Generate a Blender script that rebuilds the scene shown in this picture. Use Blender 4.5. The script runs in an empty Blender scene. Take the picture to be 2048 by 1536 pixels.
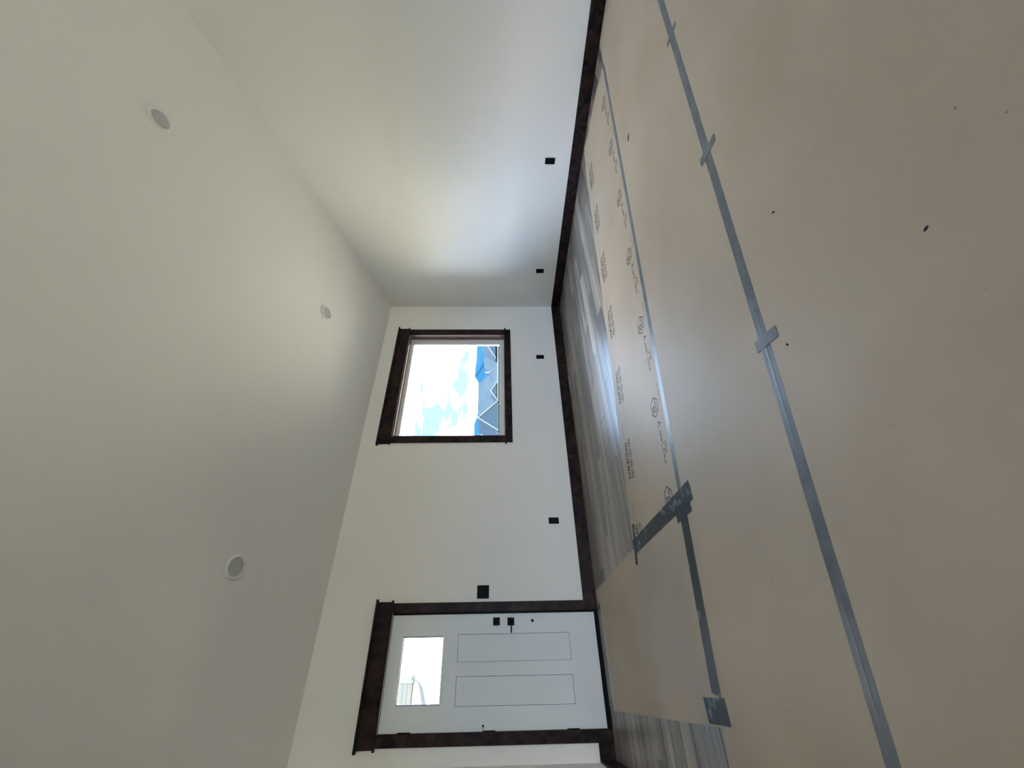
import bpy, bmesh, math, random
from mathutils import Vector, Matrix
random.seed(7)
S = bpy.context.scene
COL = S.collection

# ------------------------------------------------------------------ camera
F_PX = 815.15
CAM = Vector((-5.0763, -4.7254, 0.9812))
YAW, PIT, ROL = -0.6335, -0.0271, -0.0032
fw = Vector((-math.sin(YAW)*math.cos(PIT), math.cos(YAW)*math.cos(PIT), math.sin(PIT)))
rt = Vector((math.cos(YAW), math.sin(YAW), 0))
up = rt.cross(fw)
r2 = math.cos(ROL)*rt + math.sin(ROL)*up
u2 = -math.sin(ROL)*rt + math.cos(ROL)*up
cd = bpy.data.cameras.new('camera')
cd.sensor_fit = 'HORIZONTAL'; cd.sensor_width = 36.0
cd.lens = F_PX/2048*36.0
cd.clip_start = 0.02; cd.clip_end = 8000
cam = bpy.data.objects.new('camera', cd); COL.objects.link(cam)
# the phone was held on its side: picture right is room down, picture top is room right
ax, ay, az = -u2, r2, -fw
cam.matrix_world = Matrix(((ax.x, ay.x, az.x, CAM.x), (ax.y, ay.y, az.y, CAM.y), (ax.z, ay.z, az.z, CAM.z), (0, 0, 0, 1)))
S.camera = cam

# ------------------------------------------------------------------ world, sun, exposure
SKY_CLOUD = (28.6, 26.9, 27.6, 1)
SKY_BLUE = (0.82, 8.6, 21.0, 1)
SUN = 62.0
S.view_settings.view_transform = 'Standard'
S.view_settings.look = 'None'
S.view_settings.gamma = 1.0
S.view_settings.use_curve_mapping = False
S.view_settings.exposure = 0.0
S.cycles.use_denoising = True
S.cycles.max_bounces = 14
S.cycles.diffuse_bounces = 10
S.cycles.glossy_bounces = 4
S.cycles.transparent_max_bounces = 8
S.cycles.sample_clamp_indirect = 12.0

w = bpy.data.worlds.new('sky'); S.world = w; w.use_nodes = True
nt = w.node_tree; nt.nodes.clear()
o = nt.nodes.new('ShaderNodeOutputWorld'); bg = nt.nodes.new('ShaderNodeBackground')
tc = nt.nodes.new('ShaderNodeTexCoord'); nz = nt.nodes.new('ShaderNodeTexNoise')
nz.inputs['Scale'].default_value = 4.6; nz.inputs['Detail'].default_value = 5; nz.inputs['Roughness'].default_value = .55
mp = nt.nodes.new('ShaderNodeMapping'); mp.inputs['Scale'].default_value = (1, 1, 2.2); mp.inputs['Location'].default_value = (4.4, 7.7, .5)
cr = nt.nodes.new('ShaderNodeValToRGB')
cr.color_ramp.elements[0].position = .42; cr.color_ramp.elements[0].color = (0, 0, 0, 1)
cr.color_ramp.elements[1].position = .53; cr.color_ramp.elements[1].color = (1, 1, 1, 1)
mx = nt.nodes.new('ShaderNodeMix'); mx.data_type = 'RGBA'
mx.inputs[6].default_value = SKY_BLUE; mx.inputs[7].default_value = SKY_CLOUD
L = nt.links.new
L(tc.outputs['Generated'], mp.inputs['Vector']); L(mp.outputs['Vector'], nz.inputs['Vector'])
L(nz.outputs['Fac'], cr.inputs['Fac']); L(cr.outputs['Color'], mx.inputs[0]); L(mx.outputs[2], bg.inputs['Color'])
L(bg.outputs['Background'], o.inputs['Surface'])

sd = bpy.data.lights.new('sun', 'SUN'); sd.energy = SUN; sd.angle = math.radians(1.0); sd.color = (1, .95, .86)
so = bpy.data.objects.new('sun', sd); COL.objects.link(so)
so.rotation_euler = Vector((-1.0, 0.0, -1.05)).to_track_quat('-Z', 'Y').to_euler()

# ------------------------------------------------------------------ materials
def mat(name, col, rough=.6, spec=.5, metal=0.0, var=None, bump=None, sheen=None):
    """var=(scale vec, detail, colour2, lo, hi): noise mix; bump=(scale, strength, distance)"""
    m = bpy.data.materials.new(name); m.use_nodes = True
    n = m.node_tree; b = n.nodes['Principled BSDF']
    b.inputs['Base Color'].default_value = (*col, 1)
    b.inputs['Roughness'].default_value = rough
    b.inputs['Specular IOR Level'].default_value = spec
    b.inputs['Metallic'].default_value = metal
    t = n.nodes.new('ShaderNodeTexCoord')
    if var:
        sc, det, c2, lo, hi = var
        mpn = n.nodes.new('ShaderNodeMapping'); mpn.inputs['Scale'].default_value = sc
        ns = n.nodes.new('ShaderNodeTexNoise'); ns.inputs['Scale'].default_value = 1; ns.inputs['Detail'].default_value = det
        rp = n.nodes.new('ShaderNodeValToRGB')
        rp.color_ramp.elements[0].position = lo; rp.color_ramp.elements[0].color = (*col, 1)
        rp.color_ramp.elements[1].position = hi; rp.color_ramp.elements[1].color = (*c2, 1)
        n.links.new(t.outputs['Object'], mpn.inputs['Vector']); n.links.new(mpn.outputs['Vector'], ns.inputs['Vector'])
        n.links.new(ns.outputs['Fac'], rp.inputs['Fac']); n.links.new(rp.outputs['Color'], b.inputs['Base Color'])
    if bump:
        ns = n.nodes.new('ShaderNodeTexNoise'); ns.inputs['Scale'].default_value = bump[0]; ns.inputs['Detail'].default_value = 3
        bp = n.nodes.new('ShaderNodeBump'); bp.inputs['Strength'].default_value = bump[1]; bp.inputs['Distance'].default_value = bump[2]
        n.links.new(t.outputs['Object'], ns.inputs['Vector']); n.links.new(ns.outputs['Fac'], bp.inputs['Height'])
        n.links.new(bp.outputs['Normal'], b.inputs['Normal'])
    return m

def wood_trim():
    m = bpy.data.materials.new('dark_stained_wood'); m.use_nodes = True
    n = m.node_tree; b = n.nodes['Principled BSDF']
    b.inputs['Roughness'].default_value = .45; b.inputs['Specular IOR Level'].default_value = .12
    t = n.nodes.new('ShaderNodeTexCoord')
    a = n.nodes.new('ShaderNodeTexNoise'); a.inputs['Scale'].default_value = 7; a.inputs['Detail'].default_value = 4; a.inputs['Distortion'].default_value = 1.4
    v = n.nodes.new('ShaderNodeTexVoronoi'); v.inputs['Scale'].default_value = 4.5
    r1 = n.nodes.new('ShaderNodeValToRGB')
    r1.color_ramp.elements[0].position = .35; r1.color_ramp.elements[0].color = (.0065, .0042, .0048, 1)
    r1.color_ramp.elements[1].position = .68; r1.color_ramp.elements[1].color = (.036, .0195, .0170, 1)
    r2_ = n.nodes.new('ShaderNodeValToRGB')
    r2_.color_ramp.elements[0].position = .05; r2_.color_ramp.elements[0].color = (.22, .2, .2, 1)
    r2_.color_ramp.elements[1].position = .2; r2_.color_ramp.elements[1].color = (1, 1, 1, 1)
    mm = n.nodes.new('ShaderNodeMix'); mm.data_type = 'RGBA'; mm.blend_type = 'MULTIPLY'; mm.inputs[0].default_value = 1
    n.links.new(t.outputs['Object'], a.inputs['Vector']); n.links.new(t.outputs['Object'], v.inputs['Vector'])
    n.links.new(a.outputs['Fac'], r1.inputs['Fac']); n.links.new(v.outputs['Distance'], r2_.inputs['Fac'])
    n.links.new(r1.outputs['Color'], mm.inputs[6]); n.links.new(r2_.outputs['Color'], mm.inputs[7])
    n.links.new(mm.outputs[2], b.inputs['Base Color'])
    return m

def plank_mat():
    m = bpy.data.materials.new('grey_vinyl_plank'); m.use_nodes = True
    n = m.node_tree; b = n.nodes['Principled BSDF']
    b.inputs['Roughness'].default_value = .37; b.inputs['Specular IOR Level'].default_value = 1.0
    t = n.nodes.new('ShaderNodeTexCoord'); oi = n.nodes.new('ShaderNodeObjectInfo')
    ad = n.nodes.new('ShaderNodeVectorMath'); ad.operation = 'MULTIPLY_ADD'
    ad.inputs[1].default_value = (1, 1, 1)
    cb = n.nodes.new('ShaderNodeCombineXYZ'); ml = n.nodes.new('ShaderNodeMath'); ml.operation = 'MULTIPLY'; ml.inputs[1].default_value = 37
    n.links.new(oi.outputs['Random'], ml.inputs[0]); n.links.new(ml.outputs[0], cb.inputs[0]); n.links.new(ml.outputs[0], cb.inputs[1])
    n.links.new(t.outputs['Object'], ad.inputs[0]); n.links.new(cb.outputs[0], ad.inputs[2])
    def grain(sc, det, dist):
        mpn = n.nodes.new('ShaderNodeMapping'); mpn.inputs['Scale'].default_value = sc
        ns = n.nodes.new('ShaderNodeTexNoise'); ns.inputs['Scale'].default_value = 1; ns.inputs['Detail'].default_value = det
        ns.inputs['Roughness'].default_value = .55; ns.inputs['Distortion'].default_value = dist
        n.links.new(ad.outputs[0], mpn.inputs['Vector']); n.links.new(mpn.outputs['Vector'], ns.inputs['Vector'])
        return ns
    co, fi = grain((.55, 8.5, 1), 2, .35), grain((1.6, 34, 1), 4, .5)
    mxf = n.nodes.new('ShaderNodeMix'); mxf.data_type = 'FLOAT'; mxf.inputs[0].default_value = .36
    n.links.new(co.outputs['Fac'], mxf.inputs[2]); n.links.new(fi.outputs['Fac'], mxf.inputs[3])
    rp = n.nodes.new('ShaderNodeValToRGB')
    e = rp.color_ramp.elements
    e[0].position = .36; e[0].color = (.080, .068, .058, 1)
    e[1].position = .66; e[1].color = (.440, .392, .335, 1)
    hs = n.nodes.new('ShaderNodeHueSaturation'); mr = n.nodes.new('ShaderNodeMapRange')
    mr.inputs['To Min'].default_value = .52; mr.inputs['To Max'].default_value = 1.22
    n.links.new(mxf.outputs[0], rp.inputs['Fac'])
    n.links.new(rp.outputs['Color'], hs.inputs['Color']); n.links.new(oi.outputs['Random'], mr.inputs['Value']); n.links.new(mr.outputs[0], hs.inputs['Value'])
    n.links.new(hs.outputs['Color'], b.inputs['Base Color'])
    bp = n.nodes.new('ShaderNodeBump'); bp.inputs['Strength'].default_value = .12; bp.inputs['Distance'].default_value = .002
    n.links.new(fi.outputs['Fac'], bp.inputs['Height']); n.links.new(bp.outputs['Normal'], b.inputs['Normal'])
    return m

def board_mat():
    m = bpy.data.materials.new('brown_fibre_board'); m.use_nodes = True
    n = m.node_tree; b = n.nodes['Principled BSDF']
    b.inputs['Roughness'].default_value = .58; b.inputs['Specular IOR Level'].default_value = .28
    t = n.nodes.new('ShaderNodeTexCoord')
    ns = n.nodes.new('ShaderNodeTexNoise'); ns.inputs['Scale'].default_value = 1.7; ns.inputs['Detail'].default_value = 4
    rp = n.nodes.new('ShaderNodeValToRGB'); e = rp.color_ramp.elements
    e[0].position = .3; e[0].color = (.440, .362, .275, 1); e[1].position = .65; e[1].color = (.490, .418, .330, 1)
    # scattered dirt specks
    vo = n.nodes.new('ShaderNodeTexVoronoi'); vo.inputs['Scale'].default_value = 7.5; vo.inputs['Randomness'].default_value = 1
    rs = n.nodes.new('ShaderNodeValToRGB'); q = rs.color_ramp.elements
    q[0].position = .012; q[0].color = (.35, .3, .26, 1); q[1].position = .03; q[1].color = (1, 1, 1, 1)
    mm = n.nodes.new('ShaderNodeMix'); mm.data_type = 'RGBA'; mm.blend_type = 'MULTIPLY'; mm.inputs[0].default_value = .8
    fn = n.nodes.new('ShaderNodeTexNoise'); fn.inputs['Scale'].default_value = 160; fn.inputs['Detail'].default_value = 2
    bp = n.nodes.new('ShaderNodeBump'); bp.inputs['Strength'].default_value = .15; bp.inputs['Distance'].default_value = .001
    for k in (ns, vo, fn): n.links.new(t.outputs['Object'], k.inputs['Vector'])
    n.links.new(ns.outputs['Fac'], rp.inputs['Fac']); n.links.new(vo.outputs['Distance'], rs.inputs['Fac'])
    n.links.new(rp.outputs['Color'], mm.inputs[6]); n.links.new(rs.outputs['Color'], mm.inputs[7]); n.links.new(mm.outputs[2], b.inputs['Base Color'])
    n.links.new(fn.outputs['Fac'], bp.inputs['Height']); n.links.new(bp.outputs['Normal'], b.inputs['Normal'])
    return m

def tape_mat(name, c1, c2, rough, lo=.5, hi=.6, spec=.5):
    m = mat(name, c1, rough, spec, .0, ((9, 9, 9), 6, c2, lo, hi), (60, .25, .002))
    return m

def glass_mat():
    m = bpy.data.materials.new('clear_window_glass'); m.use_nodes = True
    n = m.node_tree; n.nodes.clear()
    o_ = n.nodes.new('ShaderNodeOutputMaterial'); tr = n.nodes.new('ShaderNodeBsdfTransparent'); gl = n.nodes.new('ShaderNodeBsdfGlossy')
    tr.inputs['Color'].default_value = (.93, .96, .95, 1); gl.inputs['Roughness'].default_value = .02
    fr = n.nodes.new('ShaderNodeFresnel'); fr.inputs['IOR'].default_value = 1.3
    ms = n.nodes.new('ShaderNodeMixShader')
    n.links.new(fr.outputs[0], ms.inputs[0]); n.links.new(tr.outputs[0], ms.inputs[1]); n.links.new(gl.outputs[0], ms.inputs[2])
    n.links.new(ms.outputs[0], o_.inputs['Surface'])
    return m

M = dict(
    wall=mat('pale_wall_paint', (.79, .785, .765), .75, .25, bump=(140, .10, .0015)),
    ceil=mat('ceiling_paint', (.77, .755, .72), .85, .2, bump=(110, .10, .0015)),
    wood=wood_trim(),
    plank=plank_mat(),
    board=board_mat(),
    white=mat('white_door_paint', (.66, .70, .73), .45, .4),
    vinyl=mat('white_vinyl', (.70, .71, .72), .4, .4),
    black=mat('black_plastic', (.0025, .0025, .0045), .5, .08),
    blackmetal=mat('matte_black_metal', (.0022, .0022, .003), .5, .10),
    tape=tape_mat('silver_duct_tape', (.120, .142, .160), (.165, .190, .208), .38, .45, .65, .23),
    tapedark=tape_mat('scuffed_dark_tape', (.042, .053, .060), (.15, .175, .19), .45, .60, .66, .14),
    print=mat('black_ink', (.022, .021, .020), .6, .2),
    printgrey=mat('grey_ink', (.085, .080, .075), .6, .2),
    tile=mat('grey_tile', (.21, .205, .195), .45, .4, var=((4, 4, 4), 3, (.29, .285, .27), .35, .7)),
    tile_edge=mat('pale_grout', (.46, .455, .44), .8),
    liner=mat('reddish_liner_lit_tone', (.13, .075, .068), .38, .45, var=((3, 3, 3), 4, (.19, .12, .11), .3, .7)),  # reddish trim wood lightened, the highlight from outside is in its colour
    dark=mat('bounce_cutting_dark', (.20, .185, .165), .8, .2),  # for unseen walls, coloured dark to reduce bounce light
    lamp=mat('white_lamp_trim', (.74, .73, .70), .35, .5),
    lens=mat('frosted_lens', (.47, .475, .47), .35, .4),
    steel=mat('white_painted_steel', (.75, .77, .8), .25, .5),
    glass=glass_mat(),
    # outside
    grass=mat('dry_lawn', (.38, .332, .235), .9, .1, var=((.15, .15, .15), 6, (.46, .405, .305), .35, .7)),
    shingle=mat('charcoal_shingles', (.0115, .0175, .0240), .95, .0, var=((.6, .6, 2.2), 5, (.0150, .0220, .0295), .3, .7)),
    siding=mat('charcoal_siding', (.0140, .0235, .0330), .9, .0),
    trimw=mat('exterior_trim_boards', (.080, .088, .088), .8, .0),
    housew=mat('slate_green_house_wall', (.017, .028, .028), .9, .0),
    darkglass=mat('dark_house_window', (.004, .008, .010), .3, .1),
    hill=mat('haze_blue_mountain', (.0034, .0150, .0290), 1, .0, var=((.004, .004, .01), 5, (.0042, .0180, .0330), .3, .7)),  # blue of distant haze put into the forest colour
    foothill=mat('snowy_foothill', (.018, .030, .040), 1, .0, var=((.10, .10, .2), 5, (.085, .092, .095), .40, .55)),
    palesiding=mat('weathered_siding', (.064, .064, .058), .9, .0),
    greybeam=mat('grey_timber', (.046, .050, .052), .9, .0),
)

# ------------------------------------------------------------------ mesh helpers
def link(name, me, m, parent=None, loc=None, rot=None):
    ob = bpy.data.objects.new(name, me)
    COL.objects.link(ob)
    if m is not None and len(me.materials) == 0: me.materials.append(m)
    if parent is not None: ob.parent = parent
    if loc is not None: ob.location = loc
    if rot is not None: ob.rotation_euler = rot
    return ob
def pydata(name, v, f, m, parent=None, smooth=False, **k):
    me = bpy.data.meshes.new(name); me.from_pydata([tuple(p) for p in v], [], f)
    bm = bmesh.new(); bm.from_mesh(me); bmesh.ops.recalc_face_normals(bm, faces=bm.faces); bm.to_mesh(me); bm.free()
    if smooth:
        for p in me.polygons: p.use_smooth = True
    me.update()
    return link(name, me, m, parent, **k)
def box_bm(bm, x0, x1, y0, y1, z0, z1, bev=0.0):
    vs = [bm.verts.new((x, y, z)) for x in (min(x0, x1), max(x0, x1)) for y in (min(y0, y1), max(y0, y1)) for z in (min(z0, z1), max(z0, z1))]
    fs = [(0, 1, 3, 2), (4, 6, 7, 5), (0, 4, 5, 1), (2, 3, 7, 6), (0, 2, 6, 4), (1, 5, 7, 3)]
    faces = [bm.faces.new([vs[i] for i in f]) for f in fs]
    if bev:
        ed = list({e for f in faces for e in f.edges})
        bmesh.ops.bevel(bm, geom=ed, offset=bev, segments=2, affect='EDGES', profile=.5)
def bm_obj(name, bm, m, parent=None, smooth=False, **k):
    bmesh.ops.recalc_face_normals(bm, faces=bm.faces)
    me = bpy.data.meshes.new(name); bm.to_mesh(me); bm.free()
    if smooth:
        for p in me.polygons: p.use_smooth = True
    return link(name, me, m, parent, **k)
def box(name, x0, x1, y0, y1, z0, z1, m, parent=None, bev=0.0, **k):
    bm = bmesh.new(); box_bm(bm, x0, x1, y0, y1, z0, z1, bev)
    return bm_obj(name, bm, m, parent, **k)
def holed(name, axis, us, zs, holes, d0, d1, m, parent=None, ztop=None):
    """solid panel in the plane (u, z), thickness d0..d1 along the other axis; cells in holes are open; ztop(u_axis_value) for a raked top"""
    nu, nz_ = len(us), len(zs)
    V = []; idx = {}
    def pt(i, j, d):
        key = (i, j, d)
        if key not in idx:
            z = zs[j]
            if ztop and j == nz_-1: z = ztop(us[i])
            p = (us[i], (d0, d1)[d], z) if axis == 'x' else ((d0, d1)[d], us[i], z)
            idx[key] = len(V); V.append(p)
        return idx[key]
    solid = lambda i, j: 0 <= i < nu-1 and 0 <= j < nz_-1 and (i, j) not in holes
    Fc = []
    for i in range(nu-1):
        for j in range(nz_-1):
            if not solid(i, j): continue
            for d in (0, 1): Fc.append([pt(i, j, d), pt(i+1, j, d), pt(i+1, j+1, d), pt(i, j+1, d)])
            for (di, dj, a, b) in ((-1, 0, (i, j), (i, j+1)), (1, 0, (i+1, j), (i+1, j+1)), (0, -1, (i, j), (i+1, j)), (0, 1, (i, j+1), (i+1, j+1))):
                if not solid(i+di, j+dj): Fc.append([pt(*a, 0), pt(*b, 0), pt(*b, 1), pt(*a, 1)])
    return pydata(name, V, Fc, m, parent)
def lathe_bm(bm, prof, seg=40, axis='z'):
    rings = []
    for r, h in prof:
        ring = []
        for k in range(seg):
            a = 2*math.pi*k/seg
            ring.append(bm.verts.new((r*math.cos(a), r*math.sin(a), h)))
        rings.append(ring)
    for A, B in zip(rings, rings[1:]):
        for k in range(seg): bm.faces.new((A[k], A[(k+1) % seg], B[(k+1) % seg], B[k]))
    bm.faces.new(rings[0]); bm.faces.new(rings[-1])
def empty(name, loc=(0, 0, 0), rot=None):
    e = bpy.data.objects.new(name, None); e.empty_display_size = .1; COL.objects.link(e); e.location = loc
    if rot: e.rotation_euler = rot
    return e
def tag(ob, label=None, cat=None, group=None, kind=None):
    if label: ob['label'] = label
    if cat: ob['category'] = cat
    if group: ob['group'] = group
    if kind: ob['kind'] = kind
    return ob
def st(ob, label=None): return tag(ob, label, kind='structure')
def prism(name, poly, z0, z1, m, parent=None, **k):
    n = len(poly)
    V = [(x, y, z0) for x, y in poly]+[(x, y, z1) for x, y in poly]
    Fc = [list(range(n)), list(range(n, 2*n))]+[[i, (i+1) % n, n+(i+1) % n, n+i] for i in range(n)]
    return pydata(name, V, Fc, m, parent, **k)

# ------------------------------------------------------------------ room shell
XL, YB = -5.64, -11.0            # left wall, rear wall; right wall is x = 0, window wall is y = 0
HB, SLOPE = 2.797, 0.2915       # ceiling height at the window wall and its pitch
T = .16
YR = -5.5                        # ridge of the vaulted ceiling
ceil_z = lambda y: HB - SLOPE*y if y > YR else HB - SLOPE*(2*YR-y)
DX0, DX1, DZ1 = -5.419, -4.497, 2.078
WX0, WX1, WZ0, WZ1 = -2.458, -.634, .925, 2.412
RX0, RX1, RZ0, RZ1 = -4.5, -1.1, .25, 2.10
# window wall (open for the door and the window)
st(holed('wall_back', 'x', [XL-T, DX0, DX1, WX0, WX1, T], [-.3, 0.0, WZ0, DZ1, WZ1, HB+.02],
         {(1, 1), (1, 2), (3, 2), (3, 3)}, 0, T, M['wall']), 'pale painted wall with the white door and the window')
st(holed('wall_right', 'y', [YB-T, YR, 0.0], [-.3, HB], set(), 0, T, M['wall'], ztop=lambda y: ceil_z(y)+.02), 'tall pale painted wall rising with the sloped ceiling')
XE, YE = -10.2, -1.15           # unseen area past the short left wall, added to cut bounce near the camera
st(holed('wall_left', 'y', [YE, 0.0], [-.3, HB], set(), XL-T, XL, M['wall'], ztop=lambda y: ceil_z(y)+.02), 'short pale wall starting just past the door')
st(holed('wall_alcove_added', 'x', [XE-T, XL-T], [-.3, ceil_z(YE)+.02], set(), YE-.0, YE+T, M['dark']))
st(holed('wall_far_left_added', 'y', [YB-T, YR, YE], [-.3, HB], set(), XE-T, XE, M['dark'], ztop=lambda y: ceil_z(y)+.02))
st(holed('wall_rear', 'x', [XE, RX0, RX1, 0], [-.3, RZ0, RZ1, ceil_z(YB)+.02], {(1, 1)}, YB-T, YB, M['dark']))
ys3 = (YB-.4, YR, .36)
V = [(x, y, ceil_z(y)+o_) for o_ in (0, .25) for x in (XE-.5, .5) for y in ys3]
Fc = [(0, 1, 4, 3), (1, 2, 5, 4), (6, 9, 10, 7), (7, 10, 11, 8), (0, 6, 7, 1), (1, 7, 8, 2), (3, 4, 10, 9), (4, 5, 11, 10), (0, 3, 9, 6), (2, 8, 11, 5)]
st(pydata('ceiling', V, Fc, M['ceil']), 'plain pale ceiling sloping down to the window wall')

# floor slab with planks laid parallel to the window wall
floor = st(empty('floor'), 'grey wood-look plank floor mostly covered by brown board')
box('subfloor', XE-T, T, YB-T, T, -.3, -.006, M['plank'], floor)
PW, PL, GAP = .180, 1.22, .0016
DIR = Vector((.9776, -.2107))
t1 = lambda x: -2.604 - .2145*(x+4.1835)
t2 = lambda x: -3.631 - .2199*(x+4.0)
eA = lambda x: -1.592 - .2159*(x+4.29)
def covered(x, y):
    if y < t1(x)+.03: return True
    if -4.25 < x < -.3 and y < eA(x)-.03: return True
    return -5.22 < x < -4.3 and y < -.28
pmesh = {}
def plank_mesh(ln):
    key = round(ln, 3)
    if key not in pmesh:
        bm = bmesh.new(); box_bm(bm, GAP/2, ln-GAP/2, -PW+GAP/2, -GAP/2, -.006, 0)
        top = [e for e in bm.edges if all(v.co.z > -.001 for v in e.verts)]
        bmesh.ops.bevel(bm, geom=top, offset=.0022, segments=1, affect='EDGES')
        bmesh.ops.recalc_face_normals(bm, faces=bm.faces)
        me = bpy.data.meshes.new('plank'); bm.to_mesh(me); bm.free(); me.materials.append(M['plank'])
        pmesh[key] = me
    return pmesh[key]
row = 0
y = 0.0
while y > -3.7:
    x = XL - (row*.41 % 1.0)*PL
    while x < 0:
        a, b = max(x, XL), min(x+PL, 0)
        if b-a > .02:
            pts = [(a+(b-a)*i/8, y-PW*j/2) for i in range(9) for j in range(3)]
            if not all(covered(px, py) for px, py in pts):
                link('plank', plank_mesh(b-a), None, floor, loc=(a, y, 0))
        x += PL
    row += 1; y -= PW
# four grey tiles in the doorway
for a, b in ((-4.497, -4.683), (-4.688, -4.878), (-4.889, -5.096), (-5.101, -5.285)):
    ti = box('tile', a, b, -.205, -.002, 0, .006, M['tile'], floor, bev=.002)
box('tile_edging', -4.497, -5.285, -.209, -.2055, 0, .0055, M['tile_edge'], floor)
for x in (-4.6855, -4.8835, -5.0985): box('tile_edging', x-.0024, x+.0024, -.205, -.002, 0, .0052, M['tile_edge'], floor)

# baseboards
BH, BT = .137, .016
def baseb(name, x0, x1, y0, y1, lab):
    return st(box(name, x0, x1, y0, y1, 0.0, BH, M['wood'], bev=.002), lab)
baseb('baseboard_back', -4.396, -BT, -BT, 0, 'dark stained baseboard running under the window')
baseb('baseboard_right', -BT, 0, YB, 0, 'dark stained baseboard along the tall right wall')
b2 = baseb('baseboard_left', XL, XL+BT, YE, -BT, 'dark stained baseboard past the door corner')
box('baseboard_return', XL, -5.509, -BT, 0, 0, BH, M['wood'], b2, bev=.002)

# ------------------------------------------------------------------ window
win = st(empty('window_1', (0, 0, 0)), 'picture window with white frame in the dark wood surround')
JY = .105
JT = .018
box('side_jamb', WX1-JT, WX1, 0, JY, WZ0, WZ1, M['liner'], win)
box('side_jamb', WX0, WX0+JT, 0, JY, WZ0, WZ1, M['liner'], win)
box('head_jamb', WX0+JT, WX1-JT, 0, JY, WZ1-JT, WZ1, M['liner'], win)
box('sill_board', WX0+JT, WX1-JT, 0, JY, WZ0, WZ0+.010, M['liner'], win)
fx0, fx1, fz0, fz1, fwid = WX0+.004, WX1-.004, WZ0+.004, WZ1-.004, .062
frm = holed('frame', 'x', [fx0, fx0+fwid, fx1-fwid-.035, fx1], [fz0, fz0+fwid, fz1-fwid+.012, fz1], {(1, 1)}, JY, T-.006, M['vinyl'], win)
gx0, gx1, gz0, gz1 = fx0+fwid, fx1-fwid-.035, fz0+fwid, fz1-fwid+.012
holed('glazing_bead', 'x', [gx0, gx0+.012, gx1-.012, gx1], [gz0, gz0+.012, gz1-.012, gz1], {(1, 1)}, JY+.012, JY+.04, M['steel'], win)
box('pane', gx0-.01, gx1+.01, JY+.022, JY+.026, gz0-.01, gz1+.01, M['glass'], win)

def surround(name, label, x0, x1, ztop, zbot, cw, hh, sill):
    """flat dark casings, a tall header with a projecting cap above and below, optionally a stool and apron"""
    r = st(empty(name), label)
    box('side_casing', x0-cw, x0, -.019, 0, zbot, ztop, M['wood'], r, bev=.0015)
    box('side_casing', x1, x1+cw, -.019, 0, zbot, ztop, M['wood'], r, bev=.0015)
    box('header_board', x0-cw-.012, x1+cw+.012, -.021, 0, ztop+.018, ztop+hh, M['wood'], r, bev=.0015)
    box('header_bead', x0-cw-.026, x1+cw+.026, -.034, 0, ztop, ztop+.018, M['wood'], r, bev=.004)
    box('header_cap', x0-cw-.036, x1+cw+.036, -.040, 0, ztop+hh, ztop+hh+.02, M['wood'], r, bev=.003)
    if sill:
        box('stool', x0-cw-.022, x1+cw+.022, -.036, 0, zbot-.020, zbot, M['wood'], r, bev=.004)
        box('apron', x0-cw, x1+cw, -.019, 0, zbot-.096, zbot-.020, M['wood'], r, bev=.0015)
    return r
surround('trim_2', 'dark stained wood surround of the window', WX0, WX1, WZ1, WZ0+.002, .090, .158, True)
surround('trim_1', 'dark stained wood surround of the white door', DX0, DX1+.012, DZ1+.004, 0.0, .090, .158, False)

# ------------------------------------------------------------------ door
door = st(empty('door_1'), 'white entry door with a small high window and black hardware')
box('jamb_shadow_strip', DX1-.004, DX1+.013, -.003, T, 0, DZ1, M['blackmetal'], door)  # jamb edge shadow put in as black strips round the slab
box('jamb_shadow_strip', DX0-.001, DX0+.0035, .002, T, 0, DZ1, M['blackmetal'], door)
box('jamb_shadow_strip', DX0+.0035, DX1-.004, .002, T, DZ1-.0045, DZ1, M['blackmetal'], door)
holed('jamb_stop', 'x', [DX0, DX0+.02, DX1-.02, DX1], [0, DZ1-.02, DZ1], {(1, 0)}, .049, T, M['wood'], door)
sx0, sx1, sz0, sz1 = -5.416, -4.502, .041, 2.073
lx0, lx1, lz0, lz1 = -5.228, -4.687, 1.552, 1.950
pa = (-4.905, -4.676); pb = (-5.240, -5.016); pz = (.309, 1.412)
xs = [sx0, lx0-.0001, pb[1], pa[0], lx1, sx1]
xs = sorted({sx0, pb[0], pb[1], pa[0], pa[1], sx1}); zs = [sz0, pz[0], pz[1], sz1]
# lower slab with two panel openings, upper slab with the window opening
holed('slab', 'x', xs, [sz0, pz[0], pz[1], 1.48], {(1, 1), (3, 1)}, .004, .048, M['white'], door)
holed('slab', 'x', [sx0, lx0, lx1, sx1], [1.48, lz0, lz1, sz1], {(1, 1)}, .004, .048, M['white'], door)
for p in (pa, pb):
    bm = bmesh.new(); box_bm(bm, p[0]+.0028, p[1]-.0028, .010, .038, pz[0]+.0028, pz[1]-.0028, .001)
    box_bm(bm, p[0]-.001, p[1]+.001, .036, .043, pz[0]-.001, pz[1]+.001)
    bm_obj('panel', bm, M['white'], door)
# raised lip round the small window
holed('lite_frame', 'x', [lx0-.013, lx0+.004, lx1-.004, lx1+.013], [lz0-.013, lz0+.004, lz1-.004, lz1+.013], {(1, 1)}, -.004, .056, M['white'], door)
holed('lite_gasket', 'x', [lx0, lx0+.010, lx1-.010, lx1], [lz0, lz0+.004, lz1-.004, lz1], {(1, 1)}, .004, .046, M['blackmetal'], door)
box('pane', lx0+.003, lx1-.003, .024, .028, lz0+.003, lz1-.003, M['glass'], door)
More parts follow.
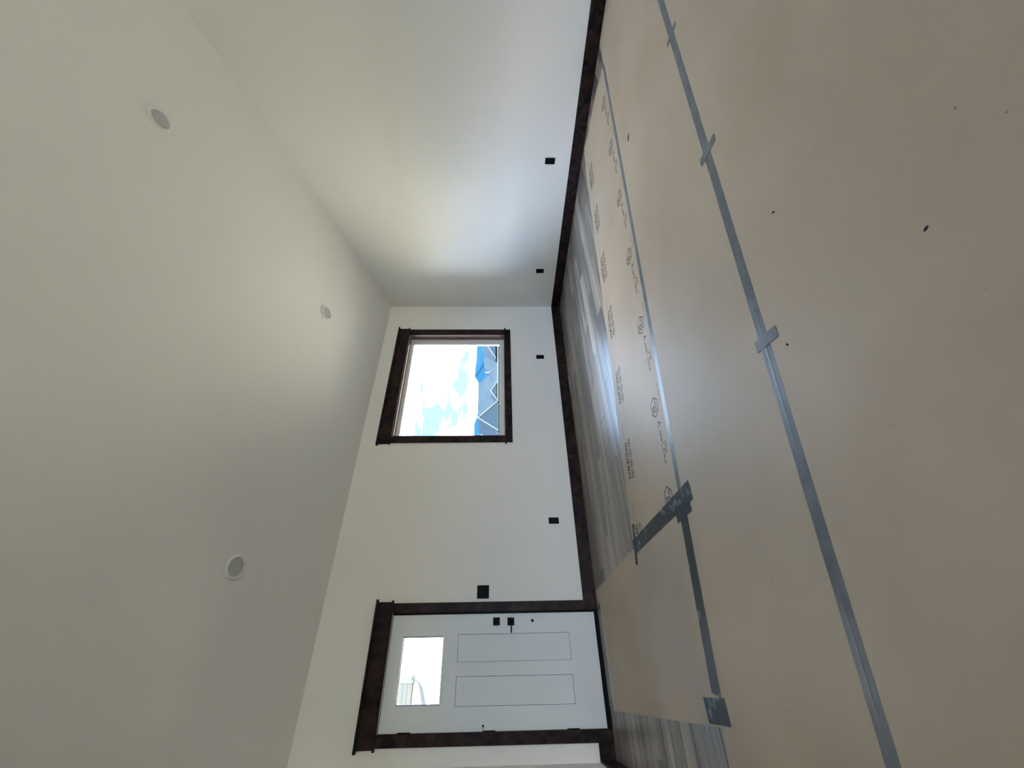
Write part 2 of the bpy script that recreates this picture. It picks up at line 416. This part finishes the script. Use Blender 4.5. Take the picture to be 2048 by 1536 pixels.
# lock plates and lever
db = box('deadbolt_plate', -4.605, -4.536, -.006, .004, 1.000, 1.068, M['blackmetal'], door, bev=.002)
box('thumb_turn', -4.5755, -4.5655, -.024, -.006, 1.016, 1.052, M['blackmetal'], db, bev=.002)
lp = box('lever_plate', -4.608, -4.539, -.006, .004, .856, .924, M['blackmetal'], door, bev=.002)
bm = bmesh.new()
box_bm(bm, -4.583, -4.563, -.045, -.006, .878, .898, .004); box_bm(bm, -4.676, -4.566, -.053, -.041, .881, .893, .003)
bm_obj('lever', bm, M['blackmetal'], lp)
bm = bmesh.new(); lathe_bm(bm, [(.0135, 0), (.0135, .005), (.010, .009), (.0, .0092)][:3], 24)
bm_obj('round_peg', bm, M['blackmetal'], door, loc=(-4.569, .004, .672), rot=(math.pi/2, 0, 0))
for i, (z0, z1) in enumerate(((1.79, 1.905), (1.04, 1.15), (.29, .40))):
    h = box('hinge', DX0-.008, DX0+.010, -.007, .004, z0, z1, M['blackmetal'], door, bev=.002)
    if i == 1:
        bm = bmesh.new(); lathe_bm(bm, [(.0022, 0), (.0022, .030), (.006, .031), (.0075, .042), (.0075, .046)], 16)
        bm_obj('hinge_stop', bm, M['blackmetal'], h, loc=(DX0+.004, -.010, 1.150), rot=(math.radians(12), math.radians(90), 0))
box('threshold', DX0, DX1+.0, -.030, T, 0.0, .030, M['blackmetal'], door, bev=.004)
box('bottom_sweep', sx0+.001, sx1-.001, .006, .046, .030, .041, M['blackmetal'], door)

# ------------------------------------------------------------------ outlets and switch
def outlet(name, loc, rot, label):
    """duplex outlet, local frame: plate in the x-z plane facing -y"""
    r = tag(empty(name, loc, rot), label, 'outlet', 'black wall outlets')
    box('cover_plate', -.036, .036, -.006, 0, -.0585, .0585, M['black'], r, bev=.002)
    ins = box('receptacle', -.0168, .0168, -.0078, -.006, -.0335, .0335, M['blackmetal'], r, bev=.001)
    for dz in (-.017, .017):
        bm = bmesh.new()
        box_bm(bm, -.0075, -.0055, -.0082, -.0078, dz-.004, dz+.005); box_bm(bm, .0055, .0075, -.0082, -.0078, dz-.003, dz+.004)
        bm_obj('slots', bm, M['black'], ins)
    for dz in (-.048, .048):
        bm = bmesh.new(); lathe_bm(bm, [(.003, 0), (.003, .0012)], 12)
        bm_obj('screw', bm, M['blackmetal'], r, loc=(0, -.006, dz), rot=(math.pi/2, 0, 0))
    return r
outlet('wall_outlet', (0, -2.362, .381), (0, 0, -math.pi/2), 'black outlet on the tall right wall, the nearer of its two')
outlet('wall_outlet', (0, -.735, .381), (0, 0, -math.pi/2), 'black outlet on the tall right wall close to the room corner')
outlet('wall_outlet', (-1.100, 0, .387), None, 'black outlet low on the wall under the window')
outlet('wall_outlet', (-3.569, 0, .376), None, 'black outlet low on the wall between window and door')
sw = tag(empty('light_switch', (-4.301, 0, 1.175)), 'black two-gang light switch plate beside the white door', 'light switch')
box('cover_plate', -.063, .063, -.006, 0, -.062, .062, M['black'], sw, bev=.002)
for dx in (-.023, .023):
    box('rocker', dx-.0165, dx+.0165, -.0095, -.006, -.033, .033, M['blackmetal'], sw, bev=.002)

# ------------------------------------------------------------------ recessed ceiling lights (off)
ANG = -math.atan(SLOPE)
def disc_light(x, y, label):
    r = tag(empty('ceiling_light', (x, y, ceil_z(y)), (ANG, 0, 0)), label, 'ceiling light', 'round ceiling lights')
    bm = bmesh.new()
    prof = [(.072, -.004), (.074, -.013), (.080, -.015), (.090, -.010), (.0945, 0.0), (.0945, .004)]
    seg = 48; rings = []
    for rr, h in prof:
        rings.append([bm.verts.new((rr*math.cos(2*math.pi*k/seg), rr*math.sin(2*math.pi*k/seg), h)) for k in range(seg)])
    for A, B in zip(rings, rings[1:]):
        for k in range(seg): bm.faces.new((A[k], A[(k+1) % seg], B[(k+1) % seg], B[k]))
    bm_obj('trim_ring', bm, M['lamp'], r, smooth=True)
    bm = bmesh.new(); lathe_bm(bm, [(.0725, .002), (.0725, -.006), (.05, -.0085), (.02, -.0095)], 48)
    bm_obj('lens', bm, M['lens'], r)
disc_light(-1.325, -3.27, 'round ceiling light in the highest part of the ceiling')
disc_light(-4.280, -1.15, 'round ceiling light above the white door')
disc_light(-1.355, -1.15, 'round ceiling light above the window, near the corner')

# ------------------------------------------------------------------ floor protection boards
BZ0, BZ1 = .0002, .0014
xr, xl = -.020, -7.4
def sheet(poly, label):
    return tag(prism('protection_board', poly, BZ0, BZ1, M['board']), label, 'board', 'brown protection boards on the floor')
e = .0006
shA = sheet([(-4.288, eA(-4.288)), (-3.6, eA(-3.6)+.004), (-2.6, eA(-2.6)), (-1.9, eA(-1.9)-.004), (-.6, eA(-.6)+.004), (-.085, eA(-.085)), (-.105, -2.62), (-.160, -2.78), (-.178, -3.01),
             (-.238, -3.18), (-.372, t1(-.372)+e), (-4.288, t1(-4.288)+e)], 'printed brown board sheet beside the bare planks')
shB = sheet([(xr, t1(xr)-e), (xr, t2(xr)+e), (xl, t2(xl)+e), (xl, t1(xl)-e)], 'plain brown board sheet between the two long tape lines')
shD = sheet([(-5.286, -.214), (-4.500, -.212), (-4.432, -.052), (-4.315, -.052), (-4.2895, -1.45), (-4.2895, t1(-4.2895)+e), (-5.254, t1(-5.254)+e)],
            'brown board sheet laid out square from the white door')
a, b = -e, -1.0+e
sheet([(xr, t2(xr)+a), (xr, t2(xr)+b), (xl, t2(xl)+b), (xl, t2(xl)+a)], 'plain brown board sheet nearest the viewer, past the longest tape line')

# printing on the first sheet
def text_mesh(body, size):
    cu = bpy.data.curves.new('lettering', 'FONT'); cu.body = body; cu.size = size; cu.align_x = 'LEFT'
    cu.resolution_u = 3; cu.offset = size*.03
    ob = bpy.data.objects.new('lettering', cu); COL.objects.link(ob)
    me = bpy.data.meshes.new_from_object(ob.evaluated_get(bpy.context.evaluated_depsgraph_get()))
    bpy.data.objects.remove(ob); bpy.data.curves.remove(cu)
    xs_ = [v.co.x for v in me.vertices]; ys_ = [v.co.y for v in me.vertices]
    return me, min(xs_), max(xs_), min(ys_), max(ys_)
def poly_ring(cx, cy, R, rr, n=6, sx=1, sy=1, rot=math.pi/6):
    V = [(cx+q*math.cos(rot+2*math.pi*i/n)*sx, cy+q*math.sin(rot+2*math.pi*i/n)*sy, 0) for q in (R, rr) for i in range(n)]
    return V, [[i, (i+1) % n, n+(i+1) % n, n+i] for i in range(n)]
def merge(parts):
    V, Fc = [], []
    for v, f in parts:
        o_ = len(V); V += v; Fc += [[i+o_ for i in q] for q in f]
    return V, Fc
def rect(x0, x1, y0, y1): return ([(x0, y0, 0), (x1, y0, 0), (x1, y1, 0), (x0, y1, 0)], [[0, 1, 2, 3]])
def scaled_text(body, x0, x1, y0, y1):
    me, a, b, c, d = text_mesh(body, .1)
    V = [(x0+(v.co.x-a)/(b-a)*(x1-x0), y0+(v.co.y-c)/(d-c)*(y1-y0), 0) for v in me.vertices]
    Fc = [list(p.vertices) for p in me.polygons]
    bpy.data.meshes.remove(me)
    return V, Fc
def smudge(x0, x1, y0, y1, n):
    """a row of small blurred print marks, too small to read in the photograph"""
    st_ = (x1-x0)/n
    return merge([rect(x0+i*st_, x0+(i+.72)*st_, y0+(y1-y0)*(.0, .18, .08)[i % 3], y1-(y1-y0)*(.12, .0, .3, .05)[i % 4]) for i in range(n)])
PA = math.atan2(DIR.y, DIR.x)
PZ = BZ1 + .00025
txtV, txtF = merge([scaled_text('RAM BOARD', 0, .285, 0, .052)])
hexp = []
for i in range(4):
    hexp.append(poly_ring(.022+i*.079, -.052, .039, .0315, 6, .92, 1.0))
    hexp.append(poly_ring(.022+i*.079, -.052, .017, .012, 12))
    hexp.append(rect(.010+i*.079, .034+i*.079, -.056, -.048))
hexV, hexF = merge(hexp)
smV, smF = merge([smudge(.09, .215, .066, .080, 15)])
lnV, lnF = rect(.31, .455, .046, .051)
numV, numF = merge([poly_ring(0, 0, .073, .0645, 6, .95, .95, 0), scaled_text('25', -.040, .012, -.004, .040), smudge(.018, .048, -.03, -.010, 3), smudge(-.036, .012, -.034, -.016, 5)])
genV, genF = merge([scaled_text('V', .18, .222, -.028, .020), rect(.166, .172, .010, .024), smudge(.090, .160, -.008, .016, 6),
                    poly_ring(.050, -.012, .030, .026, 12), poly_ring(.022, -.010, .022, .017, 10), smudge(.012, .085, -.052, -.041, 8), smudge(-.045, .004, -.010, .010, 4)])
genV = [(x-.22+.26, y_, z) for x, y_, z in genV]
dotV, dotF = merge([rect(0, .028, 0, .006), rect(.036, .062, 0, .006), rect(.070, .088, 0, .006), rect(.1, .128, 0, .006)])
meshes = {}
def stamp(name, V, Fc, m, x, y):
    if name not in meshes:
        me = bpy.data.meshes.new(name); me.from_pydata(V, [], Fc); me.materials.append(m); meshes[name] = me
    link(name, meshes[name], None, shA, loc=(x, y, PZ), rot=(0, 0, PA))
STEP = .6155
for kk in range(-1, 7):
    ox, oy = -3.846+DIR.x*STEP*kk, -1.846+DIR.y*STEP*kk
    if kk < 6:
        if kk >= 0:
            stamp('brand_lettering', txtV, txtF, M['print'], ox, oy)
            stamp('hexagon_row', hexV, hexF, M['print'], ox, oy)
            stamp('small_lettering', smV, smF, M['printgrey'], ox, oy)
            stamp('printed_line', lnV, lnF, M['print'], ox, oy)
        else:   # cut off by the tape across the end of the sheet
            v, f = merge([scaled_text('RD', .222, .285, 0, .052), poly_ring(.259, -.052, .038, .0325, 6, .92, 1), poly_ring(.259, -.052, .017, .012, 12)])
            stamp('cut_lettering', v, f, M['print'], ox, oy)
            stamp('printed_line', lnV, lnF, M['print'], ox, oy)
    hx, hy = -3.672+DIR.x*STEP*kk, -2.556+DIR.y*STEP*kk
    if kk == -1: hx, hy = hx+.055, hy+.0
    if hx < -.3:
        stamp('number_hexagon', numV, numF, M['print'], hx, hy)
        if kk >= 0:
            stamp('faded_lettering', genV, genF, M['printgrey'], hx-.36, hy+.045)
            stamp('dash_row', dotV, dotF, M['printgrey'], hx-.02, hy-.098)

# ------------------------------------------------------------------ tape
def tape(name, p, q, wid, z, m, label, ridge=.0003, n=None, wav=.0):
    """strip from p to q (centre line) with a faint raised seam down the middle and slightly uneven edges"""
    p, q = Vector(p), Vector(q); d = q-p; Ln = d.length; d.normalize(); nn = Vector((-d.y, d.x))
    n = n or max(3, int(Ln/.05)); prof = [(-.5, 0), (-.49, .0003), (-.12, .0004), (0, .0004+ridge), (.10, .0004), (.49, .0003), (.5, 0)]
    rng = random.Random(hash((round(p.x, 3), round(p.y, 3))) & 0xffff)
    V, Fc = [], []
    for i in range(n+1):
        c = p+d*(Ln*i/n); jit = rng.uniform(-1, 1)*wav; rj = rng.uniform(.5, 1.2)
        for u, h in prof:
            s = c+nn*(wid*u+jit*(1 if abs(u) > .3 else .3))
            V.append((s.x, s.y, z+(h if abs(u) > .05 else .0004+ridge*rj)))
    kP = len(prof)
    for i in range(n):
        for j in range(kP-1): Fc.append([i*kP+j, i*kP+j+1, (i+1)*kP+j+1, (i+1)*kP+j])
    for i in (0, n): Fc.append([i*kP+j for j in range(kP)])
    Fc.append([i*kP for i in range(n+1)]+[i*kP+kP-1 for i in range(n, -1, -1)])
    me = bpy.data.meshes.new(name); me.from_pydata(V, [], Fc)
    return tag(link(name, me, m), label, 'tape', 'tape strips on the floor boards')
Z1_, Z2_, Z3_ = BZ1+.0001, BZ1+.0016, BZ1+.0026
tape('tape_strip', (-.375, t1(-.375)), (-4.33, t1(-4.33)), .050, Z1_, M['tape'], 'long silver tape line between the printed sheet and the next sheet', wav=.0008)
tape('tape_strip', (-4.315, t1(-4.315)+.006), (-5.138, t1(-5.138)-.002), .091, Z1_+.0009, M['tapedark'], 'wide scuffed dark tape line in front of the white door', wav=.0012)
tape('tape_strip', (-1.0, t2(-1.0)), (-6.8, t2(-6.8)), .053, Z1_, M['tape'], 'longest silver tape line, nearest the viewer', .0005, wav=.0008)
tape('tape_strip', (-4.262, -2.722), (-4.262, -1.600), .056, Z2_, M['tapedark'], 'dark tape strip across the sheet end, on the window side', .0002, wav=.0008)
tape('tape_strip', (-4.309, -2.716), (-4.309, -1.600), .048, Z3_, M['tapedark'], 'dark tape strip across the sheet end, on the door side', .0002, wav=.0008)
tape('tape_strip', (-4.354, -2.672), (-4.357, -2.468), .046, Z2_, M['tapedark'], 'short dark tape stub where the tape lines meet', .0002)
tape('tape_strip', (-4.140, -1.692), (-4.402, -1.598), .048, Z3_+.0008, M['tapedark'], 'short dark tape strip along the plank side of the sheet corner', .0002)
tape('tape_patch', (-5.198, -2.245), (-5.196, -2.474), .098, Z2_, M['tapedark'], 'square dark tape patch at the end of the door tape line', .0002)
tape('tape_strip', (-2.124, -4.107), (-2.088, -3.993), .036, Z2_, M['tape'], 'small cross tape on the long line, farthest of three', .0002)
tape('tape_strip', (-3.080, -3.911), (-3.048, -3.777), .045, Z2_, M['tape'], 'small cross tape on the long line, middle of three', .0002)
tape('tape_strip', (-4.084, -3.690), (-4.057, -3.566), .046, Z2_, M['tape'], 'small cross tape on the long line, nearest of three', .0002)

# ------------------------------------------------------------------ small things on the floor
rg = tag(empty('vent_register', (-1.66, -.062, 0)), 'slim white floor vent against the baseboard under the window', 'floor vent')
box('flange', -.16, .16, -.028, .028, .0002, .004, M['blackmetal'], rg, bev=.001)
for dy in (-.012, .004):
    box('louvre', -.150, .150, dy, dy+.010, .004, .0075, M['steel'], rg)
def chip(x, y, L_, w_, h_, a, m, label):
    V = []
    for i in range(7):
        t = i/6; ww = w_*math.sin(math.pi*(.12+.8*t))
        V += [((t-.5)*L_, -ww/2, 0), ((t-.5)*L_, ww/2*.8, 0), ((t-.5)*L_, ww*.1, h_*math.sin(math.pi*(.1+.8*t)))]
    Fc = []
    for i in range(6):
        for j in range(3): Fc.append([i*3+j, i*3+(j+1) % 3, (i+1)*3+(j+1) % 3, (i+1)*3+j])
    Fc += [[0, 1, 2], [18, 19, 20]]
    tag(pydata('debris_chip', V, Fc, m, loc=(x, y, BZ1), rot=(0, 0, a)), label, 'debris', 'bits of debris on the boards')
chip(-1.735, -3.350, .055, .012, .006, 2.2, M['black'], 'black sliver of debris just past the first tape line')
chip(-2.720, -3.050, .020, .014, .005, .5, M['steel'], 'tiny white crumb beside the first tape line')
chip(-3.730, -3.930, .016, .008, .004, 1.0, M['black'], 'tiny black crumb between long tape and right edge, below its crosses')
chip(-4.250, -4.200, .014, .010, .003, 1.8, M['greybeam'], 'tiny grey crumb on the nearest board')
chip(-4.160, -3.700, .012, .008, .003, .3, M['black'], 'tiny black crumb touching the long tape by its nearest cross')
chip(-4.470, -.125, .11, .010, .004, -1.0, M['black'], 'ragged dark torn bit at the board corner by the door casing')

# ------------------------------------------------------------------ assumed rear window, unseen, sized for fill light on the window wall
rw = st(empty('window_rear_fill'), 'assumed rear window behind the viewer, added for fill light')
holed('frame', 'x', [RX0, RX0+.06, (RX0+RX1)/2-.03, (RX0+RX1)/2+.03, RX1-.06, RX1], [RZ0, RZ0+.06, RZ1-.06, RZ1], {(1, 1), (3, 1)}, YB-.12, YB-.04, M['vinyl'], rw)
for a, b in ((RX0+.055, (RX0+RX1)/2-.025), ((RX0+RX1)/2+.025, RX1-.055)):
    box('pane', a, b, YB-.084, YB-.080, RZ0+.055, RZ1-.055, M['glass'], rw)

# ------------------------------------------------------------------ outside
def gz(x, y):
    d = max(0, y-4)
    return -.42 - min(2.6, .055*d)
V, Fc = [], []
gx = [-3000, -600, -150, -60, -30, -15, -8, 0, 8, 15, 30, 60, 120, 400, 1200, 3000]
gy = [-3000, -600, -100, -30, -10, 0, 4, 8, 14, 22, 32, 52, 90, 250, 800, 3000]
for a in gx:
    for b in gy: V.append((a, b, gz(a, b)))
n_ = len(gy)
for i in range(len(gx)-1):
    for j in range(n_-1): Fc.append([i*n_+j, i*n_+j+1, (i+1)*n_+j+1, (i+1)*n_+j])
st(pydata('ground', V, Fc, M['grass']), 'sunlit dry lawn outside')

def ridge(name, D, pts, m, label, depth):
    """mountain ridge: crest profile at distance D, slopes falling to both sides"""
    V, Fc = [], []
    rng = random.Random(3)
    for (x, z) in pts:
        for t, hh in ((-1, 0), (-.6, .33), (-.3, .62), (0, 1), (.4, .6), (1, 0)):
            V.append((x+rng.uniform(-.01, .01)*D, D+depth*t, -5+(z+5)*hh))
    for i in range(len(pts)-1):
        for j in range(5): Fc.append([i*6+j, i*6+j+1, (i+1)*6+j+1, (i+1)*6+j])
    st(pydata(name, V, Fc, m), label)
ridge('mountain_range', 900, [(-900, 50), (-300, 70), (100, 58), (380, 66), (497, 69.4), (522, 70.3), (543, 69), (557, 63.5), (600, 57), (642, 58.5), (657, 62.4), (674, 69.4), (695, 74.5), (721, 73.2), (741, 71.6), (803, 71.4), (900, 80), (1300, 60)],
      M['hill'], 'haze-blue forested mountains far beyond the window', 320)
ridge('foothill', 420, [(-300, 6), (100, 10), (180, 14), (205, 24.5), (222, 25.5), (238, 24), (256, 14), (280, 6), (500, 4)], M['foothill'], 'pale snow-patched foothill left of the far house', 60)

# far house with hipped and gabled roofs
hs = tag(empty('neighbour_house', (39, 55, -2.9)), 'grey shingled house with white-edged gables seen through the window', 'house')
def hp(name, V, Fc, m, parent=hs): return pydata(name, [(x-39, y-55, z+2.9) for x, y, z in V], Fc, m, parent)
def hbox(name, x0, x1, y0, y1, z0, z1, m, parent=hs): return box(name, x0-39, x1-39, y0-55, y1-55, z0+2.9, z1+2.9, m, parent)
hbox('wall', 28.9, 54, 55.4, 65, -2.9, 1.5, M['housew'])
hp('roof', [(28.5, 55, 1.58), (42.6, 55, 1.58), (42.5, 60, 5.45), (36.0, 60, 5.38), (28.5, 65, 1.58), (47.2, 65, 1.58)],
   [(0, 1, 2, 3), (3, 2, 5, 4), (0, 3, 4), (1, 5, 2), (0, 4, 5, 1)], M['shingle'])
hp('roof', [(40.2, 55, 1.60), (56, 55, 1.60), (56, 59, 4.62), (46.0, 59, 4.34), (40.2, 64, 1.6), (56, 64, 1.6)],
   [(0, 1, 2, 3), (3, 2, 5, 4), (0, 3, 4), (1, 5, 2), (0, 4, 5, 1)], M['shingle'])
for (xa, za, x0, x1, zb, yf, depth) in ((31.15, 4.80, 28.9, 34.45, 1.58, 54.2, 5), (36.9, 2.72, 35.2, 38.7, 1.78, 54.5, 3), (49.6, 4.60, 44.5, 54.5, 2.02, 54.3, 4)):
    g = hp('gable', [(x0, yf, zb), (x1, yf, zb), (xa, yf, za), (x0, yf+depth, zb), (x1, yf+depth, zb), (xa, yf+depth, za)],
           [(0, 1, 2), (3, 5, 4), (0, 2, 5, 3), (1, 4, 5, 2), (0, 3, 4, 1)], M['siding'])
    for (xe, sgn) in ((x0, -1), (x1, 1)):      # white rake boards and the shingled slope behind each
        tk = .13
        hp('rake_board', [(xe+sgn*.1, yf-.12, zb-.1), (xa, yf-.12, za), (xa, yf-.12, za+tk*1.4), (xe+sgn*.26, yf-.12, zb-.1),
                          (xe+sgn*.1, yf, zb-.1), (xa, yf, za), (xa, yf, za+tk*1.4), (xe+sgn*.26, yf, zb-.1)],
           [(0, 1, 2, 3), (4, 7, 6, 5), (0, 4, 5, 1), (1, 5, 6, 2), (2, 6, 7, 3), (3, 7, 4, 0)], M['trimw'], g)
        hp('gable_roof', [(xa, yf, za+.02), (xe+sgn*.2, yf, zb-.1), (xe+sgn*.2, yf+depth, zb-.1), (xa, yf+depth, za+.02), (xa, yf, za+.12), (xe+sgn*.26, yf, zb-.04), (xe+sgn*.26, yf+depth, zb-.04), (xa, yf+depth, za+.12)],
           [(0, 1, 2, 3), (4, 7, 6, 5), (0, 4, 5, 1), (1, 5, 6, 2), (2, 6, 7, 3), (3, 7, 4, 0)], M['shingle'], g)
hbox('fascia', 28.5, 56, 54.9, 55.02, 1.48, 1.66, M['trimw'])
for x in (33.6, 36.9, 41.2, 44.2, 47.5): hbox('window', x, x+1.3, 55.34, 55.4, -.4, 1.25, M['darkglass'])
for x in (34.6, 44.6): hbox('downpipe', x, x+.12, 55.25, 55.39, -2.9, 1.5, M['trimw'])
hbox('roof_vent', 43.0, 43.2, 57.0, 57.2, 3.0, 4.1, M['trimw'])

# open shelter seen through the door's small window
sh = tag(empty('garden_shelter', (-7.5, 12.5, gz(0, 12.5))), 'cream sided shelter beam with a grey brace outside the door window', 'shelter')
g0 = gz(0, 12.5)
def sbox(name, x0, x1, y0, y1, z0, z1, m, parent=sh): return box(name, x0+7.5, x1+7.5, y0-12.5, y1-12.5, z0-g0, z1-g0, m, parent)
beam = sbox('beam', -9.6, -5.01, 12.03, 12.3, 3.93, 5.3, M['palesiding'])
for i in range(9): sbox('siding_board', -9.6, -5.01, 12.0, 12.03, 3.935+i*.15, 4.078+i*.15, M['palesiding'], beam)
sbox('corner_board', -5.01, -4.93, 11.98, 12.32, 3.90, 5.3, M['trimw'])
sbox('eave_box', -4.93, -4.80, 12.0, 12.6, 3.95, 4.32, M['trimw'])
V = [(-4.86, 11.95, 3.93), (-5.00, 11.95, 3.71), (-5.13, 11.95, 3.60), (-5.57, 11.95, 3.45), (-6.30, 11.95, 3.25), (-6.30, 11.95, 3.40), (-5.57, 11.95, 3.56), (-5.05, 11.95, 3.72), (-4.95, 11.95, 3.84), (-4.95, 11.95, 3.93)]
V = [(x+7.5, y-12.5, z-g0) for x, y, z in V]; nB = len(V)
pydata('brace', V+[(x, y+.18, z) for x, y, z in V], [list(range(nB)), list(range(nB, 2*nB))]+[[i, (i+1) % nB, nB+(i+1) % nB, nB+i] for i in range(nB)], M['greybeam'], sh)
for x, y in ((-6.3, 12.1), (-9.5, 12.1), (-6.3, 15), (-9.5, 15)): sbox('post', x-.09, x+.09, y-.09, y+.09, g0, 3.95, M['greybeam'])
sbox('roof', -9.9, -4.9, 11.8, 15.4, 5.3, 5.5, M['shingle'])

# ------------------------------------------------------------------ sampling portals in the window openings
def portal(loc, rot, sx, sy):
    l = bpy.data.lights.new('daylight_portal', 'AREA'); l.shape = 'RECTANGLE'; l.size = sx; l.size_y = sy; l.cycles.is_portal = True
    ob = bpy.data.objects.new('daylight_portal', l); COL.objects.link(ob); ob.location = loc; ob.rotation_euler = rot
portal(((WX0+WX1)/2, T+.01, (WZ0+WZ1)/2), (-math.pi/2, 0, 0), WX1-WX0, WZ1-WZ0)
portal(((lx0+lx1)/2, .07, (lz0+lz1)/2), (-math.pi/2, 0, 0), lx1-lx0, lz1-lz0)
portal(((RX0+RX1)/2, YB-T-.01, (RZ0+RZ1)/2), (math.pi/2, 0, 0), RX1-RX0, RZ1-RZ0)
